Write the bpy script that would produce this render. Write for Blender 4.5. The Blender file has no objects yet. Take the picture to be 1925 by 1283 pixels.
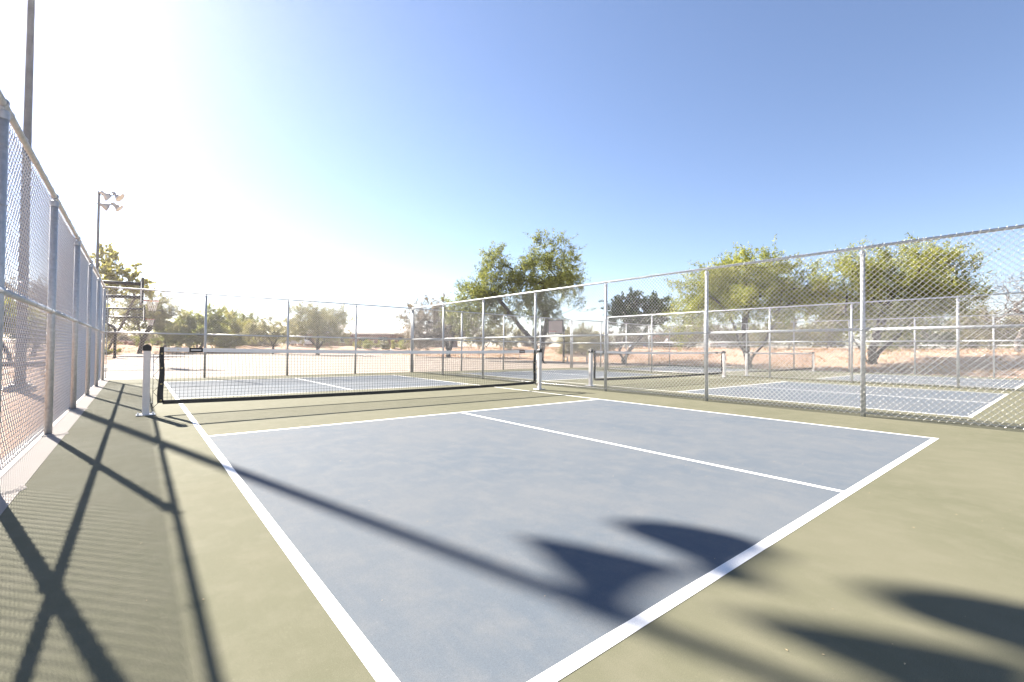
import bpy, math, random
import numpy as np
from mathutils import Vector, Matrix

random.seed(7)
RNG = np.random.default_rng(7)
R = math.radians
scene = bpy.context.scene
COL = scene.collection

# ------------------------------------------------------------------ camera
PX_W, PX_H, PX_F = 1925.0, 1283.0, 860.04
CAM = np.array([-0.51779, -0.89278, 0.90576])
YAW, PITCH, ROLL = 0.686165, 0.017563, 0.010026
FWD = np.array([math.sin(YAW) * math.cos(PITCH), math.cos(YAW) * math.cos(PITCH), math.sin(PITCH)])
_rt = np.array([math.cos(YAW), -math.sin(YAW), 0.0])
_up = np.cross(_rt, FWD)
RIGHT = math.cos(ROLL) * _rt + math.sin(ROLL) * _up
UP = -math.sin(ROLL) * _rt + math.cos(ROLL) * _up
cam_data = bpy.data.cameras.new('camera')
cam_data.sensor_width = 36.0
cam_data.lens = PX_F / PX_W * 36.0
cam_data.clip_start = 0.05
cam_data.clip_end = 3000
cam = bpy.data.objects.new('camera', cam_data)
COL.objects.link(cam)
cam.matrix_world = Matrix(((RIGHT[0], UP[0], -FWD[0], CAM[0]), (RIGHT[1], UP[1], -FWD[1], CAM[1]),
                           (RIGHT[2], UP[2], -FWD[2], CAM[2]), (0, 0, 0, 1)))
scene.camera = cam


def at(px, py, depth):
    """point seen at photo pixel (px, py) at a given distance along the view axis"""
    d = FWD + RIGHT * (px - PX_W / 2) / PX_F - UP * (py - PX_H / 2) / PX_F
    return CAM + d * depth


# ------------------------------------------------------------------ sky, sun, exposure
SUN_V = Vector((-0.355, 1.42, 1.0)).normalized()          # towards the sun
SUN_EL = math.asin(SUN_V.z)
SUN_AZ = math.atan2(SUN_V.x, SUN_V.y)
world = bpy.data.worlds.new('World')
scene.world = world
world.use_nodes = True
wn = world.node_tree
wn.nodes.clear()
sky = wn.nodes.new('ShaderNodeTexSky')
sky.sky_type = 'NISHITA'
sky.sun_disc = False
sky.sun_elevation = SUN_EL
sky.sun_rotation = SUN_AZ
sky.altitude = 700
sky.air_density = 1.0
sky.dust_density = 0.38
sky.ozone_density = 3.5
bg = wn.nodes.new('ShaderNodeBackground')
bg.inputs['Strength'].default_value = 0.053
wo = wn.nodes.new('ShaderNodeOutputWorld')
tint = wn.nodes.new('ShaderNodeMix')                     # white balance of the whole sky
tint.data_type = 'RGBA'
tint.blend_type = 'MULTIPLY'
tint.inputs[0].default_value = 1.0
tint.inputs[7].default_value = (1.13, 0.975, 0.935, 1.0)
wn.links.new(sky.outputs[0], tint.inputs[6])
wn.links.new(tint.outputs[2], bg.inputs[0])
wn.links.new(bg.outputs[0], wo.inputs[0])

sd = bpy.data.lights.new('sun', 'SUN')
sd.energy = 5.0
sd.angle = R(0.55)
sd.color = (1.0, 0.93, 0.83)
sun = bpy.data.objects.new('sun', sd)
COL.objects.link(sun)
sun.location = (-10, 40, 30)
sun.rotation_euler = SUN_V.to_track_quat('Z', 'Y').to_euler()

vs = scene.view_settings
vs.view_transform = 'Standard'
vs.look = 'None'
vs.exposure = 2.22
vs.gamma = 1.0
vs.use_curve_mapping = False
scene.render.engine = 'CYCLES'
scene.cycles.max_bounces = 6
scene.cycles.transparent_max_bounces = 8


# ------------------------------------------------------------------ materials
def nmat(name):
    m = bpy.data.materials.new(name)
    m.use_nodes = True
    nt = m.node_tree
    return m, nt, nt.nodes['Principled BSDF']


def tex_coord(nt, kind='Object'):
    return nt.nodes.new('ShaderNodeTexCoord').outputs[kind]


def noise(nt, vec, scale, detail=4, rough=0.55):
    n = nt.nodes.new('ShaderNodeTexNoise')
    n.inputs['Scale'].default_value = scale
    n.inputs['Detail'].default_value = detail
    n.inputs['Roughness'].default_value = rough
    if vec is not None:
        nt.links.new(vec, n.inputs['Vector'])
    return n.outputs['Fac']


def ramp(nt, fac, stops):
    r = nt.nodes.new('ShaderNodeValToRGB')
    el = r.color_ramp.elements
    while len(el) < len(stops):
        el.new(0.5)
    for e, (p, c) in zip(el, stops):
        e.position = p
        e.color = (c[0], c[1], c[2], 1.0) if not isinstance(c, (int, float)) else (c, c, c, 1.0)
    nt.links.new(fac, r.inputs['Fac'])
    return r.outputs['Color']


def mixc(nt, fac, a, b, mode='MIX'):
    m = nt.nodes.new('ShaderNodeMix')
    m.data_type = 'RGBA'
    m.blend_type = mode
    for sock, v in ((m.inputs[0], fac), (m.inputs[6], a), (m.inputs[7], b)):
        if isinstance(v, (int, float)):
            sock.default_value = v
        elif isinstance(v, tuple):
            sock.default_value = (v[0], v[1], v[2], 1.0)
        else:
            nt.links.new(v, sock)
    return m.outputs[2]


def bump(nt, bs, height, strength, dist=0.002):
    b = nt.nodes.new('ShaderNodeBump')
    b.inputs['Strength'].default_value = strength
    b.inputs['Distance'].default_value = dist
    nt.links.new(height, b.inputs['Height'])
    nt.links.new(b.outputs[0], bs.inputs['Normal'])


def simple(name, col, rough=0.6, metal=0.0, var=0.12, scale=8.0, spec=0.5):
    m, nt, bs = nmat(name)
    f = noise(nt, tex_coord(nt), scale, 5)
    lo = tuple(c * (1 - var) for c in col)
    hi = tuple(min(1, c * (1 + var)) for c in col)
    nt.links.new(ramp(nt, f, [(0.3, lo), (0.7, hi)]), bs.inputs['Base Color'])
    bs.inputs['Roughness'].default_value = rough
    bs.inputs['Metallic'].default_value = metal
    bs.inputs['Specular IOR Level'].default_value = spec
    return m


def court_paint(name, col, dusty, rough=0.5, spec=0.5):
    """acrylic court coating: sandy grain, dusty clouds, scuffs"""
    m, nt, bs = nmat(name)
    g = nt.nodes.new('ShaderNodeNewGeometry').outputs['Position']
    big = noise(nt, g, 0.7, 6, 0.6)
    mid = noise(nt, g, 5.0, 6, 0.65)
    fine = noise(nt, g, 420.0, 2)
    mp = nt.nodes.new('ShaderNodeMapping')
    mp.inputs['Scale'].default_value = (1.0, 5.0, 1.0)
    mp.inputs['Rotation'].default_value = (0, 0, 0.5)
    nt.links.new(g, mp.inputs['Vector'])
    scuff = noise(nt, mp.outputs[0], 6.0, 8, 0.75)
    c = mixc(nt, ramp(nt, big, [(0.38, 0.0), (0.66, 0.6)]), col, dusty)
    c = mixc(nt, ramp(nt, mid, [(0.45, 0.0), (0.68, 0.6)]), c, dusty)
    mp2 = nt.nodes.new('ShaderNodeMapping')
    mp2.inputs['Scale'].default_value = (6.0, 1.2, 1.0)
    mp2.inputs['Rotation'].default_value = (0, 0, -0.35)
    nt.links.new(g, mp2.inputs['Vector'])
    brush = noise(nt, mp2.outputs[0], 2.4, 7, 0.7)
    c = mixc(nt, ramp(nt, brush, [(0.50, 0.0), (0.70, 0.38)]), c, dusty)
    c = mixc(nt, ramp(nt, scuff, [(0.66, 0.0), (0.76, 0.35)]), c, tuple(min(1, d * 1.4) for d in dusty))
    c = mixc(nt, ramp(nt, fine, [(0.32, 0.5), (0.58, 0.0)]), c, tuple(d * 0.55 for d in col))
    grit = noise(nt, g, 95.0, 3, 0.7)
    c = mixc(nt, ramp(nt, grit, [(0.60, 0.0), (0.72, 0.28)]), c, tuple(min(1, d * 1.35) for d in dusty))
    nt.links.new(c, bs.inputs['Base Color'])
    nt.links.new(ramp(nt, big, [(0.3, rough - 0.05), (0.7, rough + 0.1)]), bs.inputs['Roughness'])
    bs.inputs['Specular IOR Level'].default_value = spec
    bump(nt, bs, fine, 0.5, 0.0015)
    return m


M = {}
M['green'] = court_paint('court_green_acrylic', (0.118, 0.117, 0.076), (0.158, 0.150, 0.106), 0.85, 0.10)
M['blue'] = court_paint('court_blue_acrylic', (0.098, 0.117, 0.140), (0.148, 0.154, 0.160), 0.85, 0.12)
M['line'] = court_paint('white_line_paint', (0.80, 0.79, 0.77), (0.72, 0.70, 0.66), 0.6, 0.4)
M['galv'] = simple('galvanised_steel', (0.43, 0.44, 0.45), 0.45, 0.40, 0.16, 30)
M['wire'] = simple('galvanised_wire', (0.50, 0.49, 0.48), 0.34, 0.9, 0.10, 20)
M['darksteel'] = simple('grey_painted_pole', (0.13, 0.13, 0.135), 0.5, 0.3, 0.2, 4)
M['blacksteel'] = simple('black_powder_coat', (0.018, 0.018, 0.02), 0.5, 0.0, 0.2, 10)
M['black'] = simple('black_vinyl_tape', (0.012, 0.012, 0.013), 0.55, 0.0, 0.3, 30)
M['cord'] = simple('black_net_cord', (0.02, 0.02, 0.022), 0.7, 0.0, 0.2, 30)
M['netwhite'] = simple('white_headband_vinyl', (0.78, 0.76, 0.74), 0.6, 0.0, 0.05, 30)
M['postpaint'] = simple('white_post_paint', (0.62, 0.58, 0.55), 0.42, 0.0, 0.06, 12)
M['brass'] = simple('brass_grommet', (0.75, 0.6, 0.3), 0.3, 1.0, 0.1, 30)
M['chrome'] = simple('zinc_hardware', (0.7, 0.7, 0.7), 0.25, 1.0, 0.1, 30)
M['lens'] = simple('floodlight_lens', (0.72, 0.62, 0.52), 0.25, 0.0, 0.05, 10)
M['housing'] = simple('floodlight_housing', (0.42, 0.41, 0.40), 0.4, 0.5, 0.15, 10)
M['rim'] = simple('orange_rim_paint', (0.55, 0.10, 0.05), 0.5)
M['hoopnet'] = simple('white_hoop_net', (0.75, 0.72, 0.68), 0.8)
M['acrylic_board'] = simple('backboard_tan', (0.42, 0.34, 0.29), 0.5, 0, 0.1, 3)
M['bark'] = simple('mesquite_bark', (0.055, 0.042, 0.032), 0.9, 0, 0.5, 6, 0.2)
M['greybark'] = simple('grey_bark', (0.13, 0.11, 0.095), 0.9, 0, 0.4, 6, 0.2)
M['roof'] = simple('pale_metal_roof', (0.62, 0.57, 0.50), 0.55, 0, 0.05, 2)
M['brown'] = simple('brown_block_wall', (0.20, 0.105, 0.075), 0.85, 0, 0.2, 3)
M['darkglass'] = simple('dark_window_glass', (0.02, 0.022, 0.03), 0.12, 0, 0.1, 1)
M['blueroof'] = simple('blue_roof_panel', (0.03, 0.14, 0.34), 0.45, 0, 0.1, 2)
M['pink'] = simple('pink_stucco', (0.50, 0.30, 0.22), 0.9, 0, 0.08, 2)
M['rubber'] = simple('tyre_rubber', (0.02, 0.02, 0.02), 0.8)
M['woodgrey'] = simple('weathered_timber', (0.16, 0.10, 0.07), 0.85, 0, 0.3, 6)
M['rock'] = simple('red_desert_rock', (0.30, 0.15, 0.10), 0.9, 0, 0.35, 5)
M['cactus'] = simple('cactus_skin', (0.09, 0.12, 0.06), 0.7, 0, 0.25, 6)
M['litter'] = simple('dry_leaf_bits', (0.42, 0.32, 0.18), 0.8, 0, 0.4, 40)


def concrete(name, col, crack=True):
    m, nt, bs = nmat(name)
    g = nt.nodes.new('ShaderNodeNewGeometry').outputs['Position']
    a = noise(nt, g, 0.35, 7, 0.6)
    b = noise(nt, g, 60.0, 3)
    c = mixc(nt, ramp(nt, a, [(0.3, 0.0), (0.75, 1.0)]), tuple(x * 0.88 for x in col), col)
    c = mixc(nt, ramp(nt, b, [(0.35, 0.25), (0.6, 0.0)]), c, tuple(x * 0.7 for x in col))
    nt.links.new(c, bs.inputs['Base Color'])
    bs.inputs['Roughness'].default_value = 0.85
    bs.inputs['Specular IOR Level'].default_value = 0.3
    bump(nt, bs, b, 0.4, 0.002)
    return m


M['concrete'] = concrete('pale_concrete', (0.265, 0.215, 0.172))
M['kerb'] = concrete('kerb_concrete', (0.31, 0.275, 0.245))


def soil():
    m, nt, bs = nmat('desert_soil')
    g = nt.nodes.new('ShaderNodeNewGeometry').outputs['Position']
    a = noise(nt, g, 0.12, 6, 0.6)
    b = noise(nt, g, 1.6, 8, 0.7)
    c = noise(nt, g, 14.0, 4, 0.6)
    col = ramp(nt, a, [(0.3, (0.34, 0.215, 0.150)), (0.5, (0.39, 0.265, 0.190)), (0.72, (0.37, 0.285, 0.195))])
    col = mixc(nt, ramp(nt, b, [(0.42, 0.0), (0.75, 0.7)]), col, (0.29, 0.180, 0.120))
    col = mixc(nt, ramp(nt, c, [(0.62, 0.0), (0.72, 0.6)]), col, (0.22, 0.15, 0.09))
    nt.links.new(col, bs.inputs['Base Color'])
    bs.inputs['Roughness'].default_value = 0.95
    bs.inputs['Specular IOR Level'].default_value = 0.15
    bump(nt, bs, c, 0.8, 0.05)
    return m


M['soil'] = soil()


def leaf_mat(name, dark, mid, light, trans=0.55):
    m = bpy.data.materials.new(name)
    m.use_nodes = True
    nt = m.node_tree
    nt.nodes.clear()
    out = nt.nodes.new('ShaderNodeOutputMaterial')
    geo = nt.nodes.new('ShaderNodeNewGeometry')
    clump = noise(nt, geo.outputs['Position'], 0.9, 3)
    r = ramp(nt, geo.outputs['Random Per Island'], [(0.0, dark), (0.5, mid), (1.0, light)])
    col = mixc(nt, ramp(nt, clump, [(0.35, 0.0), (0.65, 0.45)]), r, light)
    d = nt.nodes.new('ShaderNodeBsdfDiffuse')
    t = nt.nodes.new('ShaderNodeBsdfTranslucent')
    mx = nt.nodes.new('ShaderNodeMixShader')
    mx.inputs[0].default_value = trans
    nt.links.new(col, d.inputs['Color'])
    nt.links.new(col, t.inputs['Color'])
    nt.links.new(d.outputs[0], mx.inputs[1])
    nt.links.new(t.outputs[0], mx.inputs[2])
    nt.links.new(mx.outputs[0], out.inputs['Surface'])
    return m


M['leaf_green'] = leaf_mat('mesquite_leaf', (0.075, 0.100, 0.033), (0.159, 0.184, 0.049), (0.275, 0.275, 0.075))
M['leaf_bright'] = leaf_mat('palo_verde_leaf', (0.137, 0.164, 0.040), (0.255, 0.282, 0.065), (0.400, 0.391, 0.100))
M['leaf_olive'] = leaf_mat('olive_leaf', (0.124, 0.124, 0.061), (0.220, 0.211, 0.096), (0.351, 0.316, 0.157))
M['leaf_grey'] = leaf_mat('grey_brush_leaf', (0.120, 0.102, 0.072), (0.198, 0.168, 0.120), (0.288, 0.240, 0.174))
M['leaf_dark'] = leaf_mat('dark_evergreen_leaf', (0.039, 0.061, 0.031), (0.079, 0.105, 0.049), (0.149, 0.175, 0.079), 0.3)
M['leaf_yellow'] = leaf_mat('yellow_green_leaf', (0.156, 0.164, 0.039), (0.281, 0.266, 0.062), (0.438, 0.390, 0.110))
M['drygrass'] = leaf_mat('dry_grass', (0.22, 0.13, 0.06), (0.36, 0.22, 0.10), (0.48, 0.33, 0.17), 0.3)


# ------------------------------------------------------------------ mesh helpers
class MB:
    def __init__(self):
        self.v, self.f, self.sm = [], [], []

    def _add(self, vs_, fs_, smooth=False):
        o = len(self.v)
        self.v.extend([tuple(map(float, p)) for p in vs_])
        self.f.extend([tuple(i + o for i in q) for q in fs_])
        self.sm.extend([smooth] * len(fs_))

    def box(self, c, s, rz=0.0, bev=0.0):
        cx, cy, cz = c
        hx, hy, hz = s[0] / 2, s[1] / 2, s[2] / 2
        co, si = math.cos(rz), math.sin(rz)
        if bev <= 0:
            P = [(x, y, z) for z in (-hz, hz) for x, y in ((-hx, -hy), (hx, -hy), (hx, hy), (-hx, hy))]
            F = [(3, 2, 1, 0), (4, 5, 6, 7), (0, 1, 5, 4), (1, 2, 6, 5), (2, 3, 7, 6), (3, 0, 4, 7)]
        else:
            b = bev
            ring = [(-hx + b, -hy), (hx - b, -hy), (hx, -hy + b), (hx, hy - b), (hx - b, hy), (-hx + b, hy), (-hx, hy - b), (-hx, -hy + b)]
            inn = [(x * (1 - b / hx), y * (1 - b / hy)) for x, y in ring]
            P = [(x, y, -hz) for x, y in inn] + [(x, y, -hz + b) for x, y in ring] + [(x, y, hz - b) for x, y in ring] + [(x, y, hz) for x, y in inn]
            F = [tuple(range(7, -1, -1)), tuple(range(24, 32))]
            for k in range(3):
                for i in range(8):
                    j = (i + 1) % 8
                    F.append((k * 8 + i, k * 8 + j, (k + 1) * 8 + j, (k + 1) * 8 + i))
        self._add([(cx + x * co - y * si, cy + x * si + y * co, cz + z) for x, y, z in P], F)
        return self

    def tube(self, pts, rad, n=8, caps=True, smooth=True, closed=False):
        P = [Vector(p) for p in pts]
        k = len(P)
        rr = rad if isinstance(rad, (list, tuple)) else [rad] * k
        vs_, fs_ = [], []
        ref = None
        for i in range(k):
            if closed:
                t = P[(i + 1) % k] - P[i - 1]
            else:
                t = P[min(i + 1, k - 1)] - P[max(i - 1, 0)]
            t = t.normalized() if t.length > 1e-9 else Vector((0, 0, 1))
            if ref is None:
                a = Vector((0, 0, 1)) if abs(t.z) < 0.9 else Vector((1, 0, 0))
                ref = t.cross(a).normalized()
            u = ref - t * ref.dot(t)
            if u.length < 1e-6:
                u = t.orthogonal()
            u.normalize()
            ref = u
            w = t.cross(u)
            for j in range(n):
                an = 2 * math.pi * j / n
                vs_.append(P[i] + (u * math.cos(an) + w * math.sin(an)) * rr[i])
        seg = k if closed else k - 1
        for i in range(seg):
            a, b = i * n, ((i + 1) % k) * n
            for j in range(n):
                q = (j + 1) % n
                fs_.append((a + j, a + q, b + q, b + j))
        o = len(self.f)
        self._add(vs_, fs_, smooth)
        if caps and not closed:
            base = len(self.v) - len(vs_)
            self.f.append(tuple(base + j for j in range(n - 1, -1, -1)))
            self.f.append(tuple(base + (k - 1) * n + j for j in range(n)))
            self.sm.extend([False, False])
        return self

    def lathe(self, prof, c=(0, 0, 0), n=16, mat=None, smooth=True):
        """profile of (r, z) turned about local z, optionally turned by a 3x3 matrix"""
        vs_, fs_ = [], []
        for r, z in prof:
            for j in range(n):
                an = 2 * math.pi * j / n
                p = Vector((r * math.cos(an), r * math.sin(an), z))
                if mat is not None:
                    p = mat @ p
                vs_.append((p.x + c[0], p.y + c[1], p.z + c[2]))
        for i in range(len(prof) - 1):
            for j in range(n):
                q = (j + 1) % n
                fs_.append((i * n + j, i * n + q, (i + 1) * n + q, (i + 1) * n + j))
        self._add(vs_, fs_, smooth)
        return self

    def poly(self, pts):
        self._add(pts, [tuple(range(len(pts)))])
        return self

    def prism(self, pts, axis, a, b):
        """outline of 2-D points extruded along axis 0/1/2 from a to b"""
        def mk(p, t):
            q = [p[0], p[1]]
            q.insert(axis, t)
            return q
        n = len(pts)
        self._add([mk(p, a) for p in pts] + [mk(p, b) for p in pts],
                  [tuple(range(n - 1, -1, -1)), tuple(range(n, 2 * n))] +
                  [(i, (i + 1) % n, n + (i + 1) % n, n + i) for i in range(n)])
        return self

    def mesh(self, name):
        me = bpy.data.meshes.new(name)
        me.from_pydata(self.v, [], self.f)
        me.polygons.foreach_set('use_smooth', self.sm)
        me.update()
        return me

    def build(self, name, mat, parent=None, loc=None):
        return obj(name, self.mesh(name), mat, parent, loc)


def obj(name, me, mat, parent=None, loc=None):
    if mat is not None and len(me.materials) == 0:
        me.materials.append(M[mat] if isinstance(mat, str) else mat)
    o = bpy.data.objects.new(name, me)
    COL.objects.link(o)
    if parent is not None:
        o.parent = parent
    if loc is not None:
        o.location = loc
    return o


def tag(o, label=None, cat=None, group=None, kind=None):
    if label:
        o['label'] = label
    if cat:
        o['category'] = cat
    if group:
        o['group'] = group
    if kind:
        o['kind'] = kind
    return o


def thing(name, label, cat, loc=(0, 0, 0), rz=0.0, group=None):
    o = bpy.data.objects.new(name, None)
    o.empty_display_size = 0.2
    COL.objects.link(o)
    o.location = loc
    o.rotation_euler = (0, 0, rz)
    return tag(o, label, cat, group)


def np_mesh(name, V, F):
    me = bpy.data.meshes.new(name)
    V = np.asarray(V, np.float32)
    F = np.asarray(F, np.int32)
    me.vertices.add(len(V))
    me.vertices.foreach_set('co', V.ravel())
    k = F.shape[1]
    me.loops.add(F.size)
    me.loops.foreach_set('vertex_index', F.ravel())
    me.polygons.add(len(F))
    me.polygons.foreach_set('loop_start', np.arange(0, F.size, k, dtype=np.int32))
    me.polygons.foreach_set('loop_total', np.full(len(F), k, dtype=np.int32))
    me.update(calc_edges=True)
    return me


# ------------------------------------------------------------------ ground
PITCH_X = 8.67                      # court to court
FENCE_X = [-1.19, 7.46, 16.13, 24.95]
BACK_Y = 14.82
NEAR_Y = -1.33
SLAB = (-1.65, 24.7, BACK_Y + 0.22, 64.0)


def sstep(a, b, x):
    t = np.clip((x - a) / (b - a), 0, 1)
    return t * t * (3 - 2 * t)


def terrain(x, y):
    x = np.asarray(x, float)
    y = np.asarray(y, float)
    dx = np.maximum(x - 25.6, 0) + np.maximum(-14.0 - x, 0) * 0.5
    dy = np.maximum(y - 65.0, 0)
    d = np.hypot(dx, dy)
    h = 0.98 * sstep(0.3, 13.0, d) + 0.012 * np.clip(d - 13, 0, 60)
    und = 0.10 * np.sin(x * 0.55 + 0.3 * y) * np.sin(y * 0.43) + 0.05 * np.sin(x * 1.7 - y * 1.1)
    return h - 0.03 + und * sstep(0.6, 5, d)


def tz(x, y):
    return float(terrain(x, y))


def graded(lo, hi, step_lo, near_lo, near_hi, growth=1.12):
    a = list(np.arange(near_lo, near_hi + 1e-6, step_lo))
    s, x = step_lo, near_hi
    while x < hi:
        s *= growth
        x += s
        a.append(min(x, hi))
    s, x = step_lo, near_lo
    while x > lo:
        s *= growth
        x -= s
        a.insert(0, max(x, lo))
    return np.array(a)


gx = graded(-900, 1200, 0.7, -20, 62)
gy = graded(-900, 1500, 0.7, -22, 84)
GX, GY = np.meshgrid(gx, gy)
GZ = terrain(GX, GY)
nx, ny = len(gx), len(gy)
idx = np.arange(nx * ny).reshape(ny, nx)
F = np.stack([idx[:-1, :-1], idx[:-1, 1:], idx[1:, 1:], idx[1:, :-1]], -1).reshape(-1, 4)
ground = obj('ground', np_mesh('ground', np.stack([GX, GY, GZ], -1).reshape(-1, 3), F), 'soil')
for p_ in ground.data.polygons:
    p_.use_smooth = True
tag(ground, kind='structure')


def sheet(name, x0, x1, y0, y1, z, mat, parent=None):
    return MB().poly([(x0, y0, z), (x1, y0, z), (x1, y1, z), (x0, y1, z)]).build(name, mat, parent)


# court slab with real thickness
court = MB().box(((FENCE_X[0] + 0.13 + FENCE_X[3] + 0.1) / 2, (-30 + BACK_Y + 0.1) / 2, -0.05),
                 (FENCE_X[3] + 0.1 - FENCE_X[0] - 0.13, BACK_Y + 0.1 + 30, 0.10)).build('court_pavement', 'green')
tag(court, kind='structure')
bcourt = MB().box(((SLAB[0] + SLAB[1]) / 2, (SLAB[2] + SLAB[3]) / 2, -0.056), (SLAB[1] - SLAB[0], SLAB[3] - SLAB[2], 0.10)).build('basketball_pavement', 'concrete')
tag(bcourt, kind='structure')
# saw-cut joints of the concrete slab: narrow dark grooves as strips slightly proud
M['joint'] = simple('slab_joint', (0.30, 0.25, 0.21), 0.9)
for k in range(1, 5):
    x = SLAB[0] + k * 5.2
    sheet('slab_joint', x - 0.012, x + 0.012, SLAB[2] + 0.05, SLAB[3] - 0.05, -0.002, 'joint', bcourt)
for k in range(1, 8):
    y = SLAB[2] + k * 6.0
    sheet('slab_joint', SLAB[0] + 0.05, SLAB[1] - 0.05, y - 0.012, y + 0.012, -0.0015, 'joint', bcourt)
# concrete kerb strips under the outer fences
kerb = MB().box((FENCE_X[0] - 0.005, (BACK_Y + 0.1 - 30) / 2, -0.048), (0.27, BACK_Y + 0.1 + 30, 0.10)).build('kerb_strip', 'kerb')
tag(kerb, kind='structure')
kerb2 = MB().box((FENCE_X[3] + 0.235, (BACK_Y + 0.1 - 30) / 2, -0.048), (0.27, BACK_Y + 0.1 + 30, 0.10)).build('kerb_strip', 'kerb')
tag(kerb2, kind='structure')

# painted courts
LW = 0.051
CW, KIT, NETY, LEN = 6.096, 4.572, 6.706, 13.411
for c in range(3):
    ox = c * PITCH_X
    for (y0, y1) in ((0, KIT), (LEN - KIT, LEN)):
        sheet('service_court', ox, ox + CW, y0, y1, 0.0007, 'blue', court)
    z = 0.0014
    sheet('sideline', ox, ox + LW, 0, LEN, z, 'line', court)
    sheet('sideline', ox + CW - LW, ox + CW, 0, LEN, z, 'line', court)
    sheet('baseline', ox + LW, ox + CW - LW, 0, LW, z, 'line', court)
    sheet('baseline', ox + LW, ox + CW - LW, LEN - LW, LEN, z, 'line', court)
    sheet('kitchen_line', ox + LW, ox + CW - LW, KIT, KIT + LW, z, 'line', court)
    sheet('kitchen_line', ox + LW, ox + CW - LW, LEN - KIT - LW, LEN - KIT, z, 'line', court)
    sheet('centerline', ox + CW / 2 - LW / 2, ox + CW / 2 + LW / 2, LW, KIT, z, 'line', court)
    sheet('centerline', ox + CW / 2 - LW / 2, ox + CW / 2 + LW / 2, LEN - KIT, LEN - LW, z, 'line', court)

# ------------------------------------------------------------------ chain link fences
FH = 2.40            # top of fabric frame (rail centre)
MIDH = 1.235
POST_R, RAIL_R = 0.030, 0.021
DIA = 0.0724
WIRE_R = 0.0025


def chain_link(width, height=2.36, z0=0.035):
    """woven zigzag wires: '/' strands stand proud, '\\' strands lie behind, twisted barbs on top"""
    n = int(round(width / (DIA / 2)))
    hw = width / n
    m = int(round((height) / (DIA / 2)))
    hh = height / m
    V, Fs = [], []
    K = 4
    for i in range(n):
        xa, xb = i * hw, (i + 1) * hw
        pts = []
        for j in range(m + 1):
            left = (i + j) % 2 == 0
            pts.append((xa if left else xb, 0.0, z0 + j * hh))
            if j < m:
                pts.append(((xa + xb) / 2, (-1 if left else 1) * 0.004, z0 + (j + 0.5) * hh))
        if m % 2 == (i % 2):
            tail = pts[-1]
        pts = np.array(pts)
        # barb at the selvage where neighbouring wires meet
        if (i + m) % 2 == 1:
            e = pts[-1]
            pts = np.vstack([pts, [e[0] + 0.002, 0.003, e[2] + 0.014], [e[0] - 0.003, -0.003, e[2] + 0.030]])
        t = np.gradient(pts, axis=0)
        t /= np.linalg.norm(t, axis=1)[:, None]
        u = np.cross(t, np.array([0, 1.0, 0]))
        u /= np.linalg.norm(u, axis=1)[:, None]
        w = np.cross(t, u)
        base = len(V) * 0 + sum(len(a) for a in V)
        ring = np.stack([pts + WIRE_R * (math.cos(a) * u + math.sin(a) * w) for a in np.arange(K) * 2 * math.pi / K], 1)
        V.append(ring.reshape(-1, 3))
        L = len(pts)
        a = base + (np.arange(L - 1) * K)[:, None] + np.arange(K)[None]
        b = base + (np.arange(L - 1) * K)[:, None] + (np.arange(K)[None] + 1) % K
        Fs.append(np.stack([a, b, b + K, a + K], -1).reshape(-1, 4))
    me = np_mesh('chain_link_mesh', np.concatenate(V), np.concatenate(Fs))
    me.polygons.foreach_set('use_smooth', [True] * len(me.polygons))
    me.materials.append(M['wire'])
    return me


MESH_CACHE = {}


def fabric(width):
    k = round(width, 2)
    if k not in MESH_CACHE:
        MESH_CACHE[k] = chain_link(width)
    return MESH_CACHE[k]


POST_ME = MB().tube([(0, 0, -0.02), (0, 0, FH - 0.075)], POST_R, 12).mesh('post')
POST_ME.materials.append(M['galv'])
CAP = MB().lathe([(POST_R + 0.004, 0), (POST_R + 0.005, 0.045), (POST_R - 0.002, 0.056), (0.012, 0.062)], (0, 0, FH - 0.105), 12)
CAP.tube([(0, RAIL_R * 1.25 * math.cos(a), FH + RAIL_R * 1.25 * math.sin(a)) for a in np.arange(12) * math.pi / 6], 0.006, 6, closed=True)
CAP.tube([(0, 0, FH - 0.05), (0, 0, FH - 0.02)], 0.012, 8)
CAP_ME = CAP.mesh('post_cap')
CAP_ME.materials.append(M['galv'])
FOOT_ME = MB().lathe([(0.0, 0.012), (0.12, 0.012), (0.15, 0.002), (0.15, -0.02)], (0, 0, 0), 20, smooth=False).mesh('post_footing')
FOOT_ME.materials.append(M['kerb'])
TIE = MB()
TIE.tube([(0, RAIL_R * 1.14 * math.cos(a), RAIL_R * 1.14 * math.sin(a)) for a in np.arange(10) * math.pi / 5], 0.0022, 5, closed=True)
TIE.tube([(0, 0.020, 0.014), (0.004, 0.036, 0.02), (0.0, 0.042, 0.008)], 0.0022, 5)
TIE_ME = TIE.mesh('tie_wire')
TIE_ME.materials.append(M['galv'])
PTIE = MB()
PTIE.tube([(POST_R * 1.07 * math.cos(a), POST_R * 1.07 * math.sin(a), 0.004 * math.sin(a)) for a in np.arange(12) * math.pi / 6], 0.002, 5, closed=True)
PTIE_ME = PTIE.mesh('post_tie_wire')
PTIE_ME.materials.append(M['galv'])
CLAMP = MB().lathe([(POST_R + 0.001, -0.018), (POST_R + 0.006, -0.016), (POST_R + 0.006, 0.016), (POST_R + 0.001, 0.018)], (0, 0, 0), 12)
CLAMP_ME = CLAMP.mesh('rail_clamp')
CLAMP_ME.materials.append(M['galv'])


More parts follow.
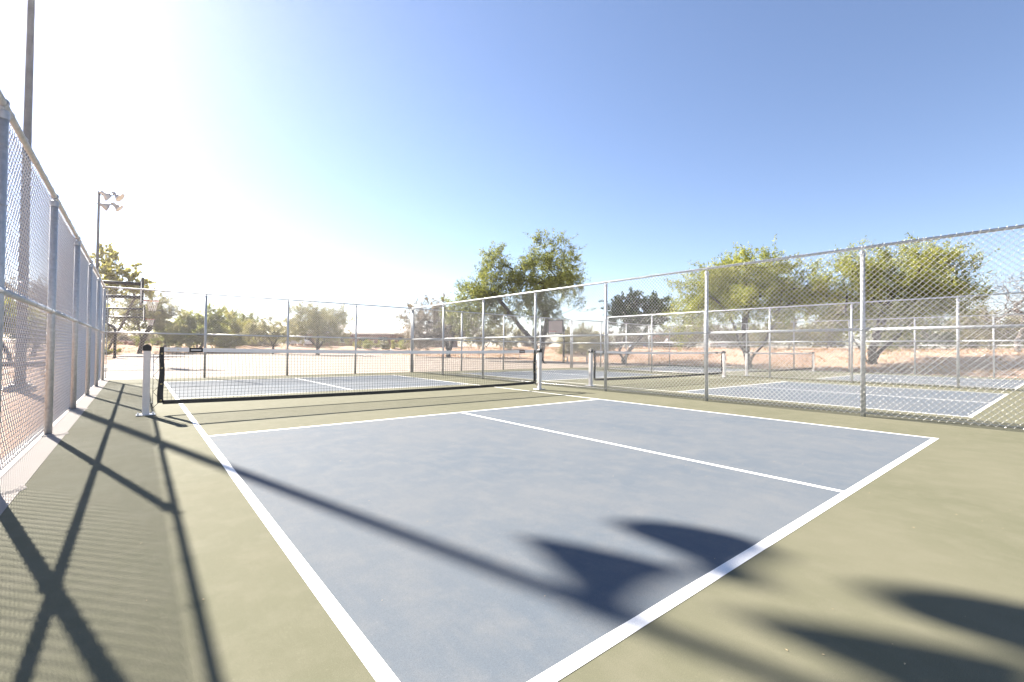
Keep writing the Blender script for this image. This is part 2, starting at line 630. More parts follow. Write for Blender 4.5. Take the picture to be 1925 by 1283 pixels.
def fence(name_label, p0, rz, length, nb, tie_bays=(), foot=False, skip_first=False, side=1, tension=False):
    """fence along local +x from p0; the fabric hangs on the local +y side when side = 1"""
    f = thing('chain_link_fence', name_label, 'fence', p0, rz)
    w = length / nb
    for i in range(nb + 1):
        if i == 0 and skip_first:
            continue
        x = i * w
        obj('post', POST_ME, None, f, (x, 0, 0))
        obj('post_cap', CAP_ME, None, f, (x, 0, 0)).rotation_euler = (0, 0, 0)
        cl = obj('rail_clamp', CLAMP_ME, None, f, (x, 0, MIDH))
        if side < 0:
            cl.rotation_euler = (0, 0, math.pi)
        if foot:
            obj('post_footing', FOOT_ME, None, f, (x, 0, 0))
    MB().tube([(-0.0, 0, FH), (length, 0, FH)], RAIL_R, 10).build('top_rail', 'galv', f)
    for i in range(nb):
        x = i * w
        MB().tube([(x + POST_R, -side * 0.012, MIDH), (x + w - POST_R, -side * 0.012, MIDH)], RAIL_R, 10).build('middle_rail', 'galv', f)
        fo = obj('chain_link_mesh', fabric(w), None, f, (x, side * (POST_R + 0.007), 0))
        tag(fo, kind='stuff')
        if i in tie_bays:
            for k in range(5):
                xx = x + w * (k + 0.5) / 5 + random.uniform(-0.04, 0.04)
                for zz, oy in ((FH, 0), (MIDH, -side * 0.012)):
                    t = obj('tie_wire', TIE_ME, None, f, (xx, oy, zz))
                    t.rotation_euler = (random.uniform(-0.4, 0.4), 0, 0 if side > 0 else math.pi)
            for k in range(6):
                obj('post_tie_wire', PTIE_ME, None, f, (x, 0, 0.25 + k * 0.38 + random.uniform(-0.03, 0.03)))
    # bottom tension wire
    MB().tube([(0, side * (POST_R + 0.012), 0.06), (length, side * (POST_R + 0.012), 0.058)], 0.003, 5).build('tension_wire', 'wire', f)
    if tension:
        MB().box((0.06, 0, 1.2), (0.018, 0.006, 2.3)).build('tension_bar', 'galv', f)
        for k in range(5):
            MB().box((0.03, 0, 0.3 + k * 0.45), (0.075, 0.07, 0.02), 0, 0.004).build('tension_band', 'galv', f)
    return f


FL = BACK_Y - NEAR_Y
NB = 7
fence('tall chain-link fence along the left side, nearest the light poles', (FENCE_X[0], NEAR_Y, 0), math.pi / 2, FL, NB, range(1, 7), True)
fence('chain-link fence between the front blue court and the middle court', (FENCE_X[1], NEAR_Y, 0), math.pi / 2, FL, NB, (0, 1, 2, 3), False)
fence('chain-link fence behind the middle court, second divider from the front', (FENCE_X[2], NEAR_Y, 0), math.pi / 2, FL, NB, (), False)
fence('far chain-link fence beside the orange soil bank on the right', (FENCE_X[3], NEAR_Y, 0), math.pi / 2, FL, NB, (), False)
BL = FENCE_X[3] - FENCE_X[0]
fence('chain-link fence across the far end, in front of the basketball court', (FENCE_X[0], BACK_Y, 0), 0.0, BL, 12, (0, 1, 2, 3), False, True, 1, True)


# ------------------------------------------------------------------ nets
def net(ci, label):
    ox = ci * PITCH_X
    n = thing('pickleball_net', label, 'net', (ox + CW / 2, NETY, 0), 0, 'nets on the courts')
    half = 3.465
    s0 = half - 0.125                     # net edge
    def ztop(x):
        return 0.885 - 0.028 * (1 - (x / s0) ** 2)
    def zbot(x):
        return 0.160 - 0.030 * (1 - (x / s0) ** 2)
    for s in (-1, 1):
        p = MB().box((s * half, 0, 0.43), (0.076, 0.076, 0.84), 0, 0.006).build('net_post', 'postpaint', n)
        MB().box((s * half, 0, 0.009), (0.20, 0.20, 0.014), 0, 0.004).build('base_plate', 'chrome', p)
        for bx in (-1, 1):
            for by in (-1, 1):
                MB().lathe([(0.0, 0.016), (0.011, 0.016), (0.011, 0.0)], (s * half + bx * 0.078, by * 0.078, 0.016), 6, smooth=False).build('bolt', 'chrome', p)
        outl = [(s * half - 0.044, 0.835), (s * half + 0.044, 0.835)] + [(s * half + 0.046 * math.cos(a), 0.875 + 0.046 * math.sin(a)) for a in np.linspace(0, math.pi, 13)]
        MB().prism(outl, 1, -0.041, 0.041).build('post_cap', 'black', p)
        MB().lathe([(0, -0.003), (0.007, -0.003), (0.007, 0.002)], (s * half, -0.041, 0.872), 8, Matrix.Rotation(R(90), 3, 'X')).build('cap_screw', 'chrome', p)
        # lacing rod with its two eye brackets, and the lacing
        xr = s * (half - 0.068)
        MB().tube([(xr, 0, 0.16), (xr, 0, 0.80)], 0.005, 6).build('lacing_rod', 'chrome', p)
        for zz in (0.165, 0.48, 0.795):
            MB().box((s * (half - 0.053), 0, zz), (0.034, 0.012, 0.012)).build('rod_bracket', 'chrome', p)
        # side tape with a gentle wave
        segs = 12
        pts_o, pts_i = [], []
        for k in range(segs + 1):
            t = k / segs
            z = zbot(s0) - 0.01 + t * (ztop(s0) + 0.004 - zbot(s0) + 0.01)
            wv = 0.006 * math.sin(t * 9.0)
            pts_o.append((s * (s0 + wv - 0.008 + 0.018 * (1 - t)), z))
            pts_i.append((s * (s0 - 0.058 + wv), z))
        mb = MB()
        for k in range(segs):
            a, b, c_, d = pts_o[k], pts_i[k], pts_i[k + 1], pts_o[k + 1]
            q = [a, b, c_, d] if s < 0 else [b, a, d, c_]
            mb.prism(q, 1, -0.006, 0.006)
        st = mb.build('side_tape', 'black', n)
        for zz in (0.185, 0.40, 0.61, 0.80):
            MB().tube([(s * (s0 - 0.028) + 0.008 * math.cos(a), -0.008, zz + 0.008 * math.sin(a)) for a in np.arange(10) * math.pi / 5], 0.0035, 5, closed=True).build('grommet', 'brass', st)
        lace = [(xr, 0, 0.795)]
        for k, zz in enumerate((0.80, 0.61, 0.40, 0.185)):
            lace += [(s * (s0 - 0.028), -0.009, zz), (xr, -0.004, zz - 0.10)]
        MB().tube(lace, 0.0035, 5).build('lacing_cord', 'cord', n)
        MB().tube([(xr, 0, 0.16), (xr + s * 0.01, -0.006, 0.13), (xr, -0.004, 0.085)], 0.006, 6).build('cord_end', 'black', n)
    # crank winch on one post
    cr = MB().tube([(half + 0.038, 0, 0.76), (half + 0.075, 0, 0.76)], 0.012, 8)
    cr.tube([(half + 0.075, 0, 0.76), (half + 0.085, -0.01, 0.70), (half + 0.10, -0.02, 0.62), (half + 0.14, -0.025, 0.59), (half + 0.19, -0.025, 0.595)], 0.009, 6)
    cr.build('crank_handle', 'black', n)
    # headband, black patches, cable
    xs = np.linspace(-s0 + 0.05, s0 - 0.05, 25)
    hb = MB()
    for a, b in zip(xs[:-1], xs[1:]):
        hb.prism([(a, ztop(a) - 0.055), (b, ztop(b) - 0.055), (b, ztop(b)), (a, ztop(a))], 1, -0.007, 0.007)
    h = hb.build('headband', 'netwhite', n)
    for s in (-1, 1):
        x0 = s * (s0 - 0.40)
        pt = MB().box((x0, 0, ztop(x0) - 0.029), (0.155, 0.019, 0.060)).build('maker_patch', 'black', h)
        MB().box((x0, -0.011, ztop(x0) - 0.030), (0.115, 0.003, 0.014)).build('patch_stripe', 'netwhite', pt)
        for k in range(2):
            MB().tube([(s * (s0 - 0.10 - 0.10 * k) + 0.007 * math.cos(a), -0.009, ztop(s0) - 0.03 + 0.007 * math.sin(a)) for a in np.arange(8) * math.pi / 4], 0.003, 5, closed=True).build('grommet', 'brass', h)
    MB().tube([(-half, 0, 0.893)] + [(x, 0, ztop(x) - 0.004) for x in np.linspace(-s0, s0, 9)] + [(half, 0, 0.893)], 0.0035, 6).build('cable', 'galv', n)
    bt = MB()
    for a, b in zip(xs[:-1], xs[1:]):
        bt.prism([(a - 0.003, zbot(a) - 0.028), (b, zbot(b) - 0.028), (b, zbot(b) + 0.026), (a - 0.003, zbot(a) + 0.026)], 1, -0.006, 0.006)
    bt.build('bottom_tape', 'black', n)
    # knotted mesh
    V, Fs, K = [], [], 3
    cnt = 0
    def cordline(P, r=0.0020):
        nonlocal cnt
        P = np.array(P, float)
        t = np.gradient(P, axis=0)
        t /= np.linalg.norm(t, axis=1)[:, None]
        u = np.cross(t, np.array([0, 1.0, 0]))
        u /= np.linalg.norm(u, axis=1)[:, None]
        w = np.cross(t, u)
        ring = np.stack([P + r * (math.cos(a) * u + math.sin(a) * w) for a in np.arange(K) * 2 * math.pi / K], 1)
        V.append(ring.reshape(-1, 3))
        L = len(P)
        a = cnt + (np.arange(L - 1) * K)[:, None] + np.arange(K)[None]
        b = cnt + (np.arange(L - 1) * K)[:, None] + (np.arange(K)[None] + 1) % K
        Fs.append(np.stack([a, b, b + K, a + K], -1).reshape(-1, 4))
        cnt += L * K
    cell = 0.0445
    ncol = int((2 * s0 - 0.10) / cell)
    rng = np.random.default_rng(ci + 3)
    ph = rng.uniform(0, 6, 4)
    def warp(x, t):
        sag = 0.012 * math.sin(x * 2.1 + ph[0]) + 0.007 * math.sin(x * 5.3 + ph[1])
        return x + sag * math.sin(t * math.pi) * 0.8 + 0.014 * math.sin(t * 6 + ph[2]) * t * (1 - t), t + 0.006 * math.sin(x * 3.1 + ph[3]) * math.sin(t * math.pi)
    def pt(x, t):
        x2, t2 = warp(x, t)
        zt, zb = ztop(x) - 0.05, zbot(x) + 0.02
        return (x2, 0.006 * math.sin(x * 1.3 + ph[1]) * math.sin(t * math.pi), zb + (zt - zb) * t2)
    nrow = 15
    for i in range(ncol + 1):
        x = -s0 + 0.05 + (2 * s0 - 0.10) * i / ncol
        cordline([pt(x, k / nrow) for k in range(nrow + 1)])
    for k in range(1, nrow):
        cordline([pt(x, k / nrow) for x in np.linspace(-s0 + 0.05, s0 - 0.05, ncol + 1)], 0.0021)
    me = np_mesh('net_mesh', np.concatenate(V), np.concatenate(Fs))
    me.polygons.foreach_set('use_smooth', [True] * len(me.polygons))
    o = obj('net_mesh', me, 'cord', n)
    tag(o, kind='stuff')
    return n


net(0, 'nearest white-banded net with black tape on the front blue court')
net(1, 'white-banded net on the middle court, seen through the first divider fence')
net(2, 'farthest small white-banded net on the court beside the soil bank')


# ------------------------------------------------------------------ light poles
def light_pole(loc, label, height=9.3, rz=0.0):
    p = thing('light_pole', label, 'light pole', loc, rz, 'floodlight poles along the left fence')
    MB().tube([(0, 0, -0.05), (0, 0, 0.10)], [0.24, 0.23], 20).build('pole_base', 'kerb', p)
    MB().box((0, 0, 0.12), (0.30, 0.30, 0.035), 0, 0.006).build('base_plate', 'darksteel', p)
    for sx in (-1, 1):
        for sy in (-1, 1):
            MB().tube([(sx * 0.115, sy * 0.115, 0.13), (sx * 0.115, sy * 0.115, 0.19)], 0.014, 6).build('anchor_bolt', 'chrome', p)
    n = 14
    MB().tube([(0, 0, 0.13 + (height - 0.13) * k / n) for k in range(n + 1)], [0.082 - 0.034 * k / n for k in range(n + 1)], 16).build('pole', 'darksteel', p)
    MB().box((0.09, 0, 1.1), (0.03, 0.09, 0.16), 0, 0.006).build('hand_hole_cover', 'darksteel', p)
    MB().lathe([(0.0, height + 0.05), (0.055, height + 0.035), (0.06, height - 0.10), (0.05, height - 0.10)], (0, 0, 0), 14).build('pole_cap', 'darksteel', p)
    # cross arms and four heads
    arm = MB()
    arm.tube([(-0.14, 0.06, height - 0.16), (0.30, -0.06, height - 0.10), (0.78, -0.27, height - 0.06)], 0.024, 8)
    arm.tube([(-0.10, 0.02, height - 0.62), (0.30, 0.09, height - 0.58), (0.76, 0.03, height - 0.54)], 0.024, 8)
    arm.build('cross_arm', 'darksteel', p)
    heads = [((0.33, 0.13, height - 0.75), 0.25, 0.85, 0.20), ((0.83, 0.02, height - 0.70), -0.2, 0.55, 0.21),
             ((0.37, -0.08, height - 0.20), 0.4, 0.70, 0.25), ((0.86, -0.34, height - 0.18), -0.3, 0.60, 0.26)]
    for (c, az, tilt, r) in heads:
        rot = (Matrix.Rotation(az, 3, 'Z') @ Matrix.Rotation(math.pi - tilt - 0.35, 3, 'Y'))   # local +z is the beam
        hd = MB().lathe([(0.0, -0.40), (0.07, -0.40), (0.085, -0.36), (0.085, -0.20), (0.11, -0.17), (r * 0.8, -0.06), (r, 0.03), (r + 0.012, 0.03), (r + 0.012, 0.055), (r, 0.055)], c, 20, rot).build('floodlight_head', 'housing', p)
        MB().lathe([(0.0, 0.058), (r * 0.6, 0.056), (r - 0.004, 0.048)], c, 20, rot).build('lens', 'lens', hd)
        yk = []
        for a in np.linspace(-math.pi / 2, math.pi / 2, 9):
            q = rot @ Vector((0, (r + 0.02) * math.sin(a), -0.05 - 0.26 * math.cos(a)))
            yk.append((c[0] + q.x, c[1] + q.y, c[2] + q.z))
        MB().tube(yk, 0.010, 6).build('yoke', 'housing', hd)
    return p


light_pole((-2.31, 12.40, -0.03), 'tall grey light pole just outside the left fence, top out of view')
light_pole((-2.29, 32.75, -0.03), 'distant grey light pole with floodlights showing against the white sky')


# ------------------------------------------------------------------ basketball hoops
def hoop(loc, label, rz, rim_h, board_w, board_h, pole_back, board_mat, frame_only, style):
    """board faces local +x; pole stands pole_back behind it"""
    h = thing('basketball_hoop', label, 'basketball hoop', loc, rz, 'hoops round the basketball court')
    bb = rim_h - 0.15
    if style == 'gooseneck':
        MB().tube([(-pole_back, 0, 0), (-pole_back, 0, rim_h - 0.75), (-pole_back - 0.10, 0, rim_h - 0.62), (-pole_back - 0.38, 0, rim_h - 0.48),
                   (-pole_back - 0.45, 0, rim_h - 0.36), (-pole_back - 0.45, 0, rim_h + 0.66)], 0.085, 12).build('pole', 'blacksteel', h)
        x0 = -pole_back - 0.45
    else:
        MB().tube([(-pole_back, 0, 0), (-pole_back, 0, rim_h + 0.35)], 0.075, 12).build('pole', 'blacksteel', h)
        x0 = -pole_back
    MB().lathe([(0.0, 0.02), (0.16, 0.02), (0.16, -0.02)], (-pole_back, 0, 0.005), 14, smooth=False).build('pole_flange', 'blacksteel', h)
    for zz in ((rim_h + 0.72, rim_h + 0.12) if style == 'gooseneck' else (rim_h + 0.3, rim_h - 0.05)):
        for s in (-1, 1):
            MB().tube([(x0, s * 0.06, zz - 0.06), (-0.05, s * 0.22, zz)], 0.055, 8).build('support_arm', 'blacksteel', h)
    b = MB().box((0, 0, bb + board_h / 2), (0.04, board_w, board_h), 0, 0.008).build('backboard', board_mat, h)
    fr = MB()
    for s in (-1, 1):
        fr.box((-0.005, s * (board_w / 2 - 0.01), bb + board_h / 2), (0.075, 0.06, board_h + 0.03))
    for z in (bb, bb + board_h):
        fr.box((-0.005, 0, z), (0.078, board_w - 0.10, 0.06))
    fr.build('board_frame', 'blacksteel', b)
    if style == 'gooseneck':
      MB().box((0.023, 0, rim_h + 0.34), (0.006, 0.60, 0.05)).box((0.023, 0, rim_h - 0.02 + 0.02), (0.006, 0.60, 0.05)).box((0.0232, 0.285, rim_h + 0.17), (0.006, 0.05, 0.30)).box((0.0232, -0.285, rim_h + 0.17), (0.006, 0.05, 0.30)).build('target_square', 'rim', b)
    rimc = 0.15 + 0.23
    r = MB().tube([(rimc + 0.23 * math.cos(a), 0.23 * math.sin(a), rim_h) for a in np.arange(20) * math.pi / 10], 0.012, 6, closed=True)
    r.box((0.09, 0, rim_h), (0.14, 0.12, 0.05)).build('rim', 'rim', h)
    nt_ = MB()
    for k in range(12):
        for d in (-1, 1):
            a = k * math.pi / 6
            pts = []
            for q in range(6):
                t = q / 5
                rr = 0.225 - 0.10 * min(1, t * 1.3) + 0.01 * t
                an = a + d * t * 0.85
                pts.append((rimc + rr * math.cos(an), rr * math.sin(an), rim_h - 0.45 * t))
            nt_.tube(pts, 0.007, 4, caps=False)
    nt_.build('hoop_net', 'hoopnet', h)
    return h


M['clearboard'] = simple('pale_backboard', (0.60, 0.58, 0.56), 0.3, 0, 0.05, 3)
hoop((-0.40, 25.45, -0.006), 'near black basketball hoop with long arms above the left fence corner', 0.03, 2.93, 1.80, 1.05, 1.75, 'clearboard', False, 'gooseneck')
hoop((-0.18, 41.6, -0.006), 'far black gooseneck basketball hoop standing at the left slab edge', 0.03, 2.82, 1.80, 1.05, 1.55, 'clearboard', False, 'gooseneck')
g2 = at(1044, 682, 31.5)
hoop((g2[0], g2[1], -0.006), 'basketball hoop with tan backboard beside the large tree trunk', math.pi + 0.1, 2.15, 1.30, 0.90, 0.9, 'acrylic_board', False, 'straight')


# ------------------------------------------------------------------ trees
def gxy(px, depth):
    """ground point under photo column px at a view depth"""
    q = at(px, 656, depth)
    return float(q[0]), float(q[1])


def tree(label, base_px, depth, lobes, leaf, n_leaf=9000, hubs=70, leaf_len=0.15, leaf_w=0.05, bark='bark', trunk_r=0.16,
         trunks=None, seed=1, group='trees beyond the courts', spray=0.8, name='tree', cat='tree', twig_only=False, droop=0.0, base_z=None):
    rng = np.random.default_rng(seed)
    bx, by = gxy(base_px, depth)
    bz = tz(bx, by) if base_z is None else base_z
    t = thing(name, label, cat, (bx, by, bz), 0, group)
    org = np.array([bx, by, bz])
    L = []
    for (px, py, rx, ry) in lobes:
        c = at(px, py, depth + rng.uniform(-0.04, 0.04) * depth) - org
        L.append((c, np.array([rx, rx * 0.9, ry]) * depth / PX_F))
    tot = np.array([l[1].prod() ** 0.75 for l in L])
    tot /= tot.sum()
    # trunk polylines
    if trunks is None:
        cc = sum(l[0] * w for l, w in zip(L, tot))
        zlow = max(0.5, min(l[0][2] - l[1][2] * 0.6 for l in L))
        trunks = []
        k = 2 if rng.random() < 0.7 else 3
        for i in range(k):
            an = rng.uniform(0, 6.28)
            tgt = np.array([cc[0] * 0.6, cc[1] * 0.6, zlow * 1.05]) + np.array([math.cos(an), math.sin(an), 0]) * 0.35 * zlow
            trunks.append([np.array([0.0, 0, -0.1]), tgt * 0.45 + rng.normal(0, 0.08, 3), tgt])
    else:
        trunks = [[np.array([0.0, 0, -0.1])] + [at(a, b, depth) - org for a, b in tr] for tr in trunks]
    nodes, parent, weight = [], [], []
    def addn(p, par):
        nodes.append(np.array(p))
        parent.append(par)
        weight.append(0.0)
        return len(nodes) - 1
    root = addn(trunks[0][0], -1)
    attach = []
    for tr in trunks:
        par = root
        prev = tr[0]
        for q in tr[1:]:
            for s in (0.33, 0.67, 1.0):
                par = addn(prev + (np.array(q) - prev) * s + rng.normal(0, 0.03, 3) * (s < 1), par)
                if q is not tr[1] or s > 0.9:
                    attach.append(par)
            prev = np.array(q)
    H = []
    for i in range(hubs):
        c, r = L[rng.choice(len(L), p=tot)]
        d = rng.normal(0, 1, 3)
        d /= np.linalg.norm(d)
        rad = rng.random() ** 0.42 * rng.uniform(0.88, 1.18)
        h = c + d * r * rad
        if h[2] < 0.15:
            h[2] = 0.15 + rng.random() * 0.3
        H.append((h, c, r))
    p0 = nodes[attach[-1]]
    H.sort(key=lambda q: np.linalg.norm(q[0] - p0))
    hubnode = []
    for h, c, r in H:
        A = np.array([nodes[k] for k in attach])
        dist = np.linalg.norm(A - h, axis=1) + 0.35 * np.maximum(0, A[:, 2] - h[2])
        k = attach[int(np.argmin(dist))]
        mid = (nodes[k] + h) / 2 + rng.normal(0, 0.06, 3) * np.linalg.norm(nodes[k] - h)
        m1 = addn(mid, k)
        e = addn(h, m1)
        attach += [m1, e]
        hubnode.append(e)
    for e in hubnode:
        k = e
        while k != -1:
            weight[k] += 1
            k = parent[k]
    wmax = max(weight)
    rad = [trunk_r * (max(w, 0.5) / wmax) ** 0.62 + 0.003 for w in weight]
    mbT, mbB = MB(), MB()
    for i in range(1, len(nodes)):
        a, b = nodes[parent[i]], nodes[i]
        ra, rb = min(rad[parent[i]], rad[i] * 1.5), rad[i]
        big = rb > trunk_r * 0.42
        if big and parent[i] == root:
            mid = a + (b - a) * 0.35
            mbT.tube([a, mid, b], [ra * 1.35, ra, rb], 9, caps=False)
        else:
            (mbT if big else mbB).tube([a, b], [ra, rb], 8 if big else 4, caps=False)
    # sprays of leaves
    n_leaf = int(n_leaf * 2.3)
    leaf_len, leaf_w = leaf_len * 1.2, leaf_w * 1.1
    per = max(2, int(n_leaf / max(1, hubs)))
    LV = []
    for h, c, r in H:
        out = (h - c) / np.maximum(r, 0.1)
        ns = max(3, per // 26)
        for s in range(ns):
            d = out * 0.9 + rng.normal(0, 0.75, 3) + np.array([0, 0, 0.35 - droop])
            d /= np.linalg.norm(d) + 1e-6
            ln = spray * rng.uniform(0.45, 1.25)
            st = h + rng.normal(0, 0.16, 3) * spray
            en = st + d * ln + np.array([0, 0, -0.10 * ln])
            mbB.tube([st, en], [0.006, 0.003], 3, caps=False)
            m = per // ns
            if twig_only:
                m = max(1, m // 8)
            tt = rng.random(m) ** 0.8
            pos = st + (en - st) * tt[:, None] + rng.normal(0, 1, (m, 3)) * (0.062 * spray + 0.02)
            LV.append((pos, np.repeat(d[None], m, 0)))
    P = np.concatenate([a for a, b in LV])
    D = np.concatenate([b for a, b in LV])
    n = len(P)
    a = D + rng.normal(0, 0.8, (n, 3))
    a /= np.linalg.norm(a, axis=1)[:, None]
    b = np.cross(a, rng.normal(0, 1, (n, 3)))
    b /= np.linalg.norm(b, axis=1)[:, None] + 1e-9
    ll = leaf_len * rng.uniform(0.6, 1.35, n)[:, None]
    ww = leaf_w * rng.uniform(0.7, 1.3, n)[:, None]
    V = np.stack([P - a * ll / 2, P + b * ww / 2 - a * ll * 0.05, P + a * ll / 2, P - b * ww / 2 - a * ll * 0.05], 1).reshape(-1, 3)
    V[:, 2] = np.maximum(V[:, 2], 0.02)
    obj('crown', np_mesh('crown', V, np.arange(4 * n).reshape(-1, 4)), leaf, t)
    if mbT.f:
        tk = mbT.build('trunk', bark, t)
    if mbB.f:
        mbB.build('branches', bark, t)
    return t


GL = 'trees left of the basketball court'
# the landmark mesquite in the middle
tree('tall green mesquite with two leaning dark trunks, highest tree in the middle', 1016, 36,
     [(918, 520, 48, 40), (955, 552, 50, 30), (890, 565, 46, 28), (1040, 500, 50, 38), (1000, 535, 52, 36), (1072, 530, 26, 30),
      (1018, 474, 24, 20), (1062, 588, 34, 26), (940, 590, 52, 24), (880, 592, 32, 22), (1000, 580, 46, 24), (915, 490, 22, 18)],
     'leaf_green', 21000, 190, 0.17, 0.05, 'bark', 0.30,
     [[(1013, 664), (1002, 640), (984, 622), (960, 592), (932, 556)], [(1018, 662), (1022, 630), (1030, 600), (1012, 566), (1035, 522)]], 11, spray=1.15)
tree('dark green tree with forked trunk right of the tall mesquite', 1172, 31,
     [(1180, 578, 36, 22), (1220, 575, 30, 20), (1200, 600, 46, 20), (1240, 595, 22, 16), (1165, 600, 18, 16)],
     'leaf_dark', 6500, 80, 0.16, 0.07, 'greybark', 0.15,
     [[(1170, 672), (1164, 660), (1180, 625), (1190, 600)], [(1176, 672), (1190, 652), (1215, 620), (1225, 598)]], 12, spray=0.6)
tree('broad bright green palo verde behind the second divider fence', 1408, 26,
     [(1325, 565, 52, 44), (1390, 532, 70, 36), (1470, 530, 62, 40), (1285, 590, 30, 26), (1440, 575, 74, 34), (1345, 520, 38, 24), (1520, 560, 34, 36), (1420, 505, 52, 20), (1545, 545, 30, 40)],
     'leaf_bright', 21000, 190, 0.15, 0.045, 'bark', 0.22,
     [[(1400, 668), (1388, 640), (1372, 590), (1340, 560)], [(1414, 672), (1440, 640), (1462, 590), (1470, 550)], [(1404, 665), (1400, 620), (1405, 570)]], 13, spray=0.95, droop=0.15)
tree('broad olive green tree at the far right behind the fences', 1640, 25,
     [(1590, 545, 50, 44), (1680, 525, 64, 36), (1765, 520, 58, 38), (1812, 560, 34, 22), (1700, 575, 86, 32), (1620, 505, 42, 22), (1745, 490, 40, 16), (1660, 610, 70, 22), (1560, 590, 40, 30)],
     'leaf_bright', 20000, 200, 0.15, 0.045, 'bark', 0.26,
     [[(1625, 668), (1605, 640), (1590, 590), (1592, 550)], [(1650, 665), (1690, 628), (1730, 590), (1760, 545)], [(1638, 660), (1655, 610), (1675, 560)]], 14, spray=0.95)
tree('bare purplish brush tree at the right edge of the photo', 1915, 27,
     [(1905, 560, 46, 40), (1935, 540, 50, 40), (1880, 600, 36, 26), (1960, 580, 50, 40)],
     'leaf_grey', 5000, 120, 0.10, 0.03, 'greybark', 0.14, None, 15, spray=1.0, twig_only=True)
tree('grey brown mesquite with thick dark trunk behind the net', 843, 48,
     [(795, 598, 36, 22), (835, 590, 38, 22), (862, 612, 34, 24), (790, 630, 34, 18), (825, 625, 36, 20)],
     'leaf_grey', 9000, 110, 0.20, 0.06, 'bark', 0.30, [[(843, 662), (838, 640), (815, 610)], [(846, 660), (852, 630), (850, 600)]], 16, spray=1.1)
for i, (px, dp, lb, lf, lab) in enumerate([
        (905, 58, [(890, 632, 34, 18), (930, 628, 34, 20), (960, 636, 30, 16)], 'leaf_olive', 'low olive thicket left of the tall mesquite trunk'),
        (1095, 44, [(1090, 642, 32, 18), (1120, 648, 24, 14), (1068, 650, 18, 12)], 'leaf_olive', 'rounded olive bush just right of the tan backboard'),
        (1290, 46, [(1280, 632, 44, 14), (1330, 628, 40, 16), (1375, 634, 36, 14)], 'leaf_grey', 'grey brush hedge under the bright palo verde, left part'),
        (1480, 44, [(1440, 632, 40, 16), (1500, 630, 44, 18), (1545, 628, 34, 18)], 'leaf_olive', 'olive brush between the two broad right-hand trees'),
        (1700, 40, [(1660, 634, 46, 16), (1730, 630, 50, 20), (1790, 628, 44, 20)], 'leaf_dark', 'dark brush under the broad olive tree'),
        (1860, 36, [(1830, 612, 36, 24), (1880, 620, 44, 24), (1930, 624, 40, 24)], 'leaf_olive', 'green brush near the right edge below the bare tree'),
        (1555, 60, [(1540, 600, 40, 26), (1600, 596, 44, 26), (1480, 610, 40, 20)], 'leaf_grey', 'pale grey brush far behind the right-hand trunks'),
        (400, 70, [(370, 642, 30, 10), (410, 640, 34, 12), (450, 643, 30, 10)], 'leaf_olive', 'low olive brush band behind the net band, left of the blue roof'),
        (480, 74, [(470, 640, 26, 10), (500, 642, 28, 10)], 'leaf_grey', 'low grey brush just left of the small olive tree trunk'),
        (275, 72, [(240, 640, 30, 12), (290, 642, 34, 12)], 'leaf_grey', 'low grey brush behind the red boulders'),
        (735, 110, [(720, 646, 40, 7), (780, 644, 40, 9)], 'leaf_olive', 'thin olive brush line behind the building shrubs'),
        (1175, 62, [(1150, 640, 30, 14), (1200, 636, 34, 14)], 'leaf_grey', 'grey brush behind the forked trunk')]):
    tree(lab, px, dp, lb, lf, 8000, 80, 0.19, 0.06, 'greybark', 0.10, None, 30 + i, 'brush beyond the courts', 0.8, 'bush', 'bush')
# left group
tree('leafy yellow green tree rising above the left fence corner', 196, 44,
     [(224, 492, 26, 20), (205, 520, 32, 26), (238, 535, 32, 16), (180, 545, 30, 24), (268, 545, 18, 12), (200, 480, 18, 14)],
     'leaf_yellow', 2600, 80, 0.26, 0.15, 'greybark', 0.11, None, 51, GL, 0.8)
tree('grey olive mesquite behind the two black hoops', 262, 52,
     [(235, 575, 34, 18), (285, 578, 40, 20), (318, 600, 28, 18), (215, 600, 22, 16), (270, 600, 40, 18), (312, 566, 18, 12)],
     'leaf_olive', 6000, 110, 0.20, 0.06, 'bark', 0.24, [[(266, 640), (260, 612), (254, 592), (245, 578)], [(268, 642), (285, 610), (292, 585)]], 52, GL, 1.1)
tree('dense dark olive tree right of the far black hoop', 305, 56,
     [(300, 618, 40, 24), (340, 612, 36, 26), (355, 632, 34, 18), (318, 635, 36, 16)], 'leaf_green', 6500, 100, 0.22, 0.08, 'bark', 0.22, None, 53, GL, 0.9)
tree('rounded light green tree left of the second back fence post', 372, 60,
     [(370, 606, 34, 22), (398, 602, 32, 20), (352, 625, 28, 20), (390, 632, 40, 18)], 'leaf_bright', 10000, 110, 0.22, 0.08, 'bark', 0.20, None, 54, GL, 0.9)
tree('yellow green willow-like bush right of the second back fence post', 432, 62,
     [(425, 612, 34, 22), (455, 622, 28, 20), (430, 636, 36, 16)], 'leaf_yellow', 8000, 90, 0.22, 0.07, 'bark', 0.18, None, 55, GL, 0.9)
tree('dusky green tree in the gap before the blue roof', 450, 82,
     [(430, 602, 26, 14), (462, 606, 24, 14), (448, 618, 30, 14)], 'leaf_green', 5000, 60, 0.30, 0.10, 'bark', 0.22, None, 56, GL, 1.2)
tree('small olive tree with thin forked trunk in front of the blue roof', 513, 56,
     [(490, 622, 26, 14), (520, 614, 26, 12), (545, 622, 22, 14), (510, 630, 30, 10)], 'leaf_olive', 6000, 80, 0.19, 0.06, 'bark', 0.13,
     [[(513, 652), (508, 640), (498, 626)], [(514, 652), (520, 638), (530, 624)]], 57, GL, 0.9)
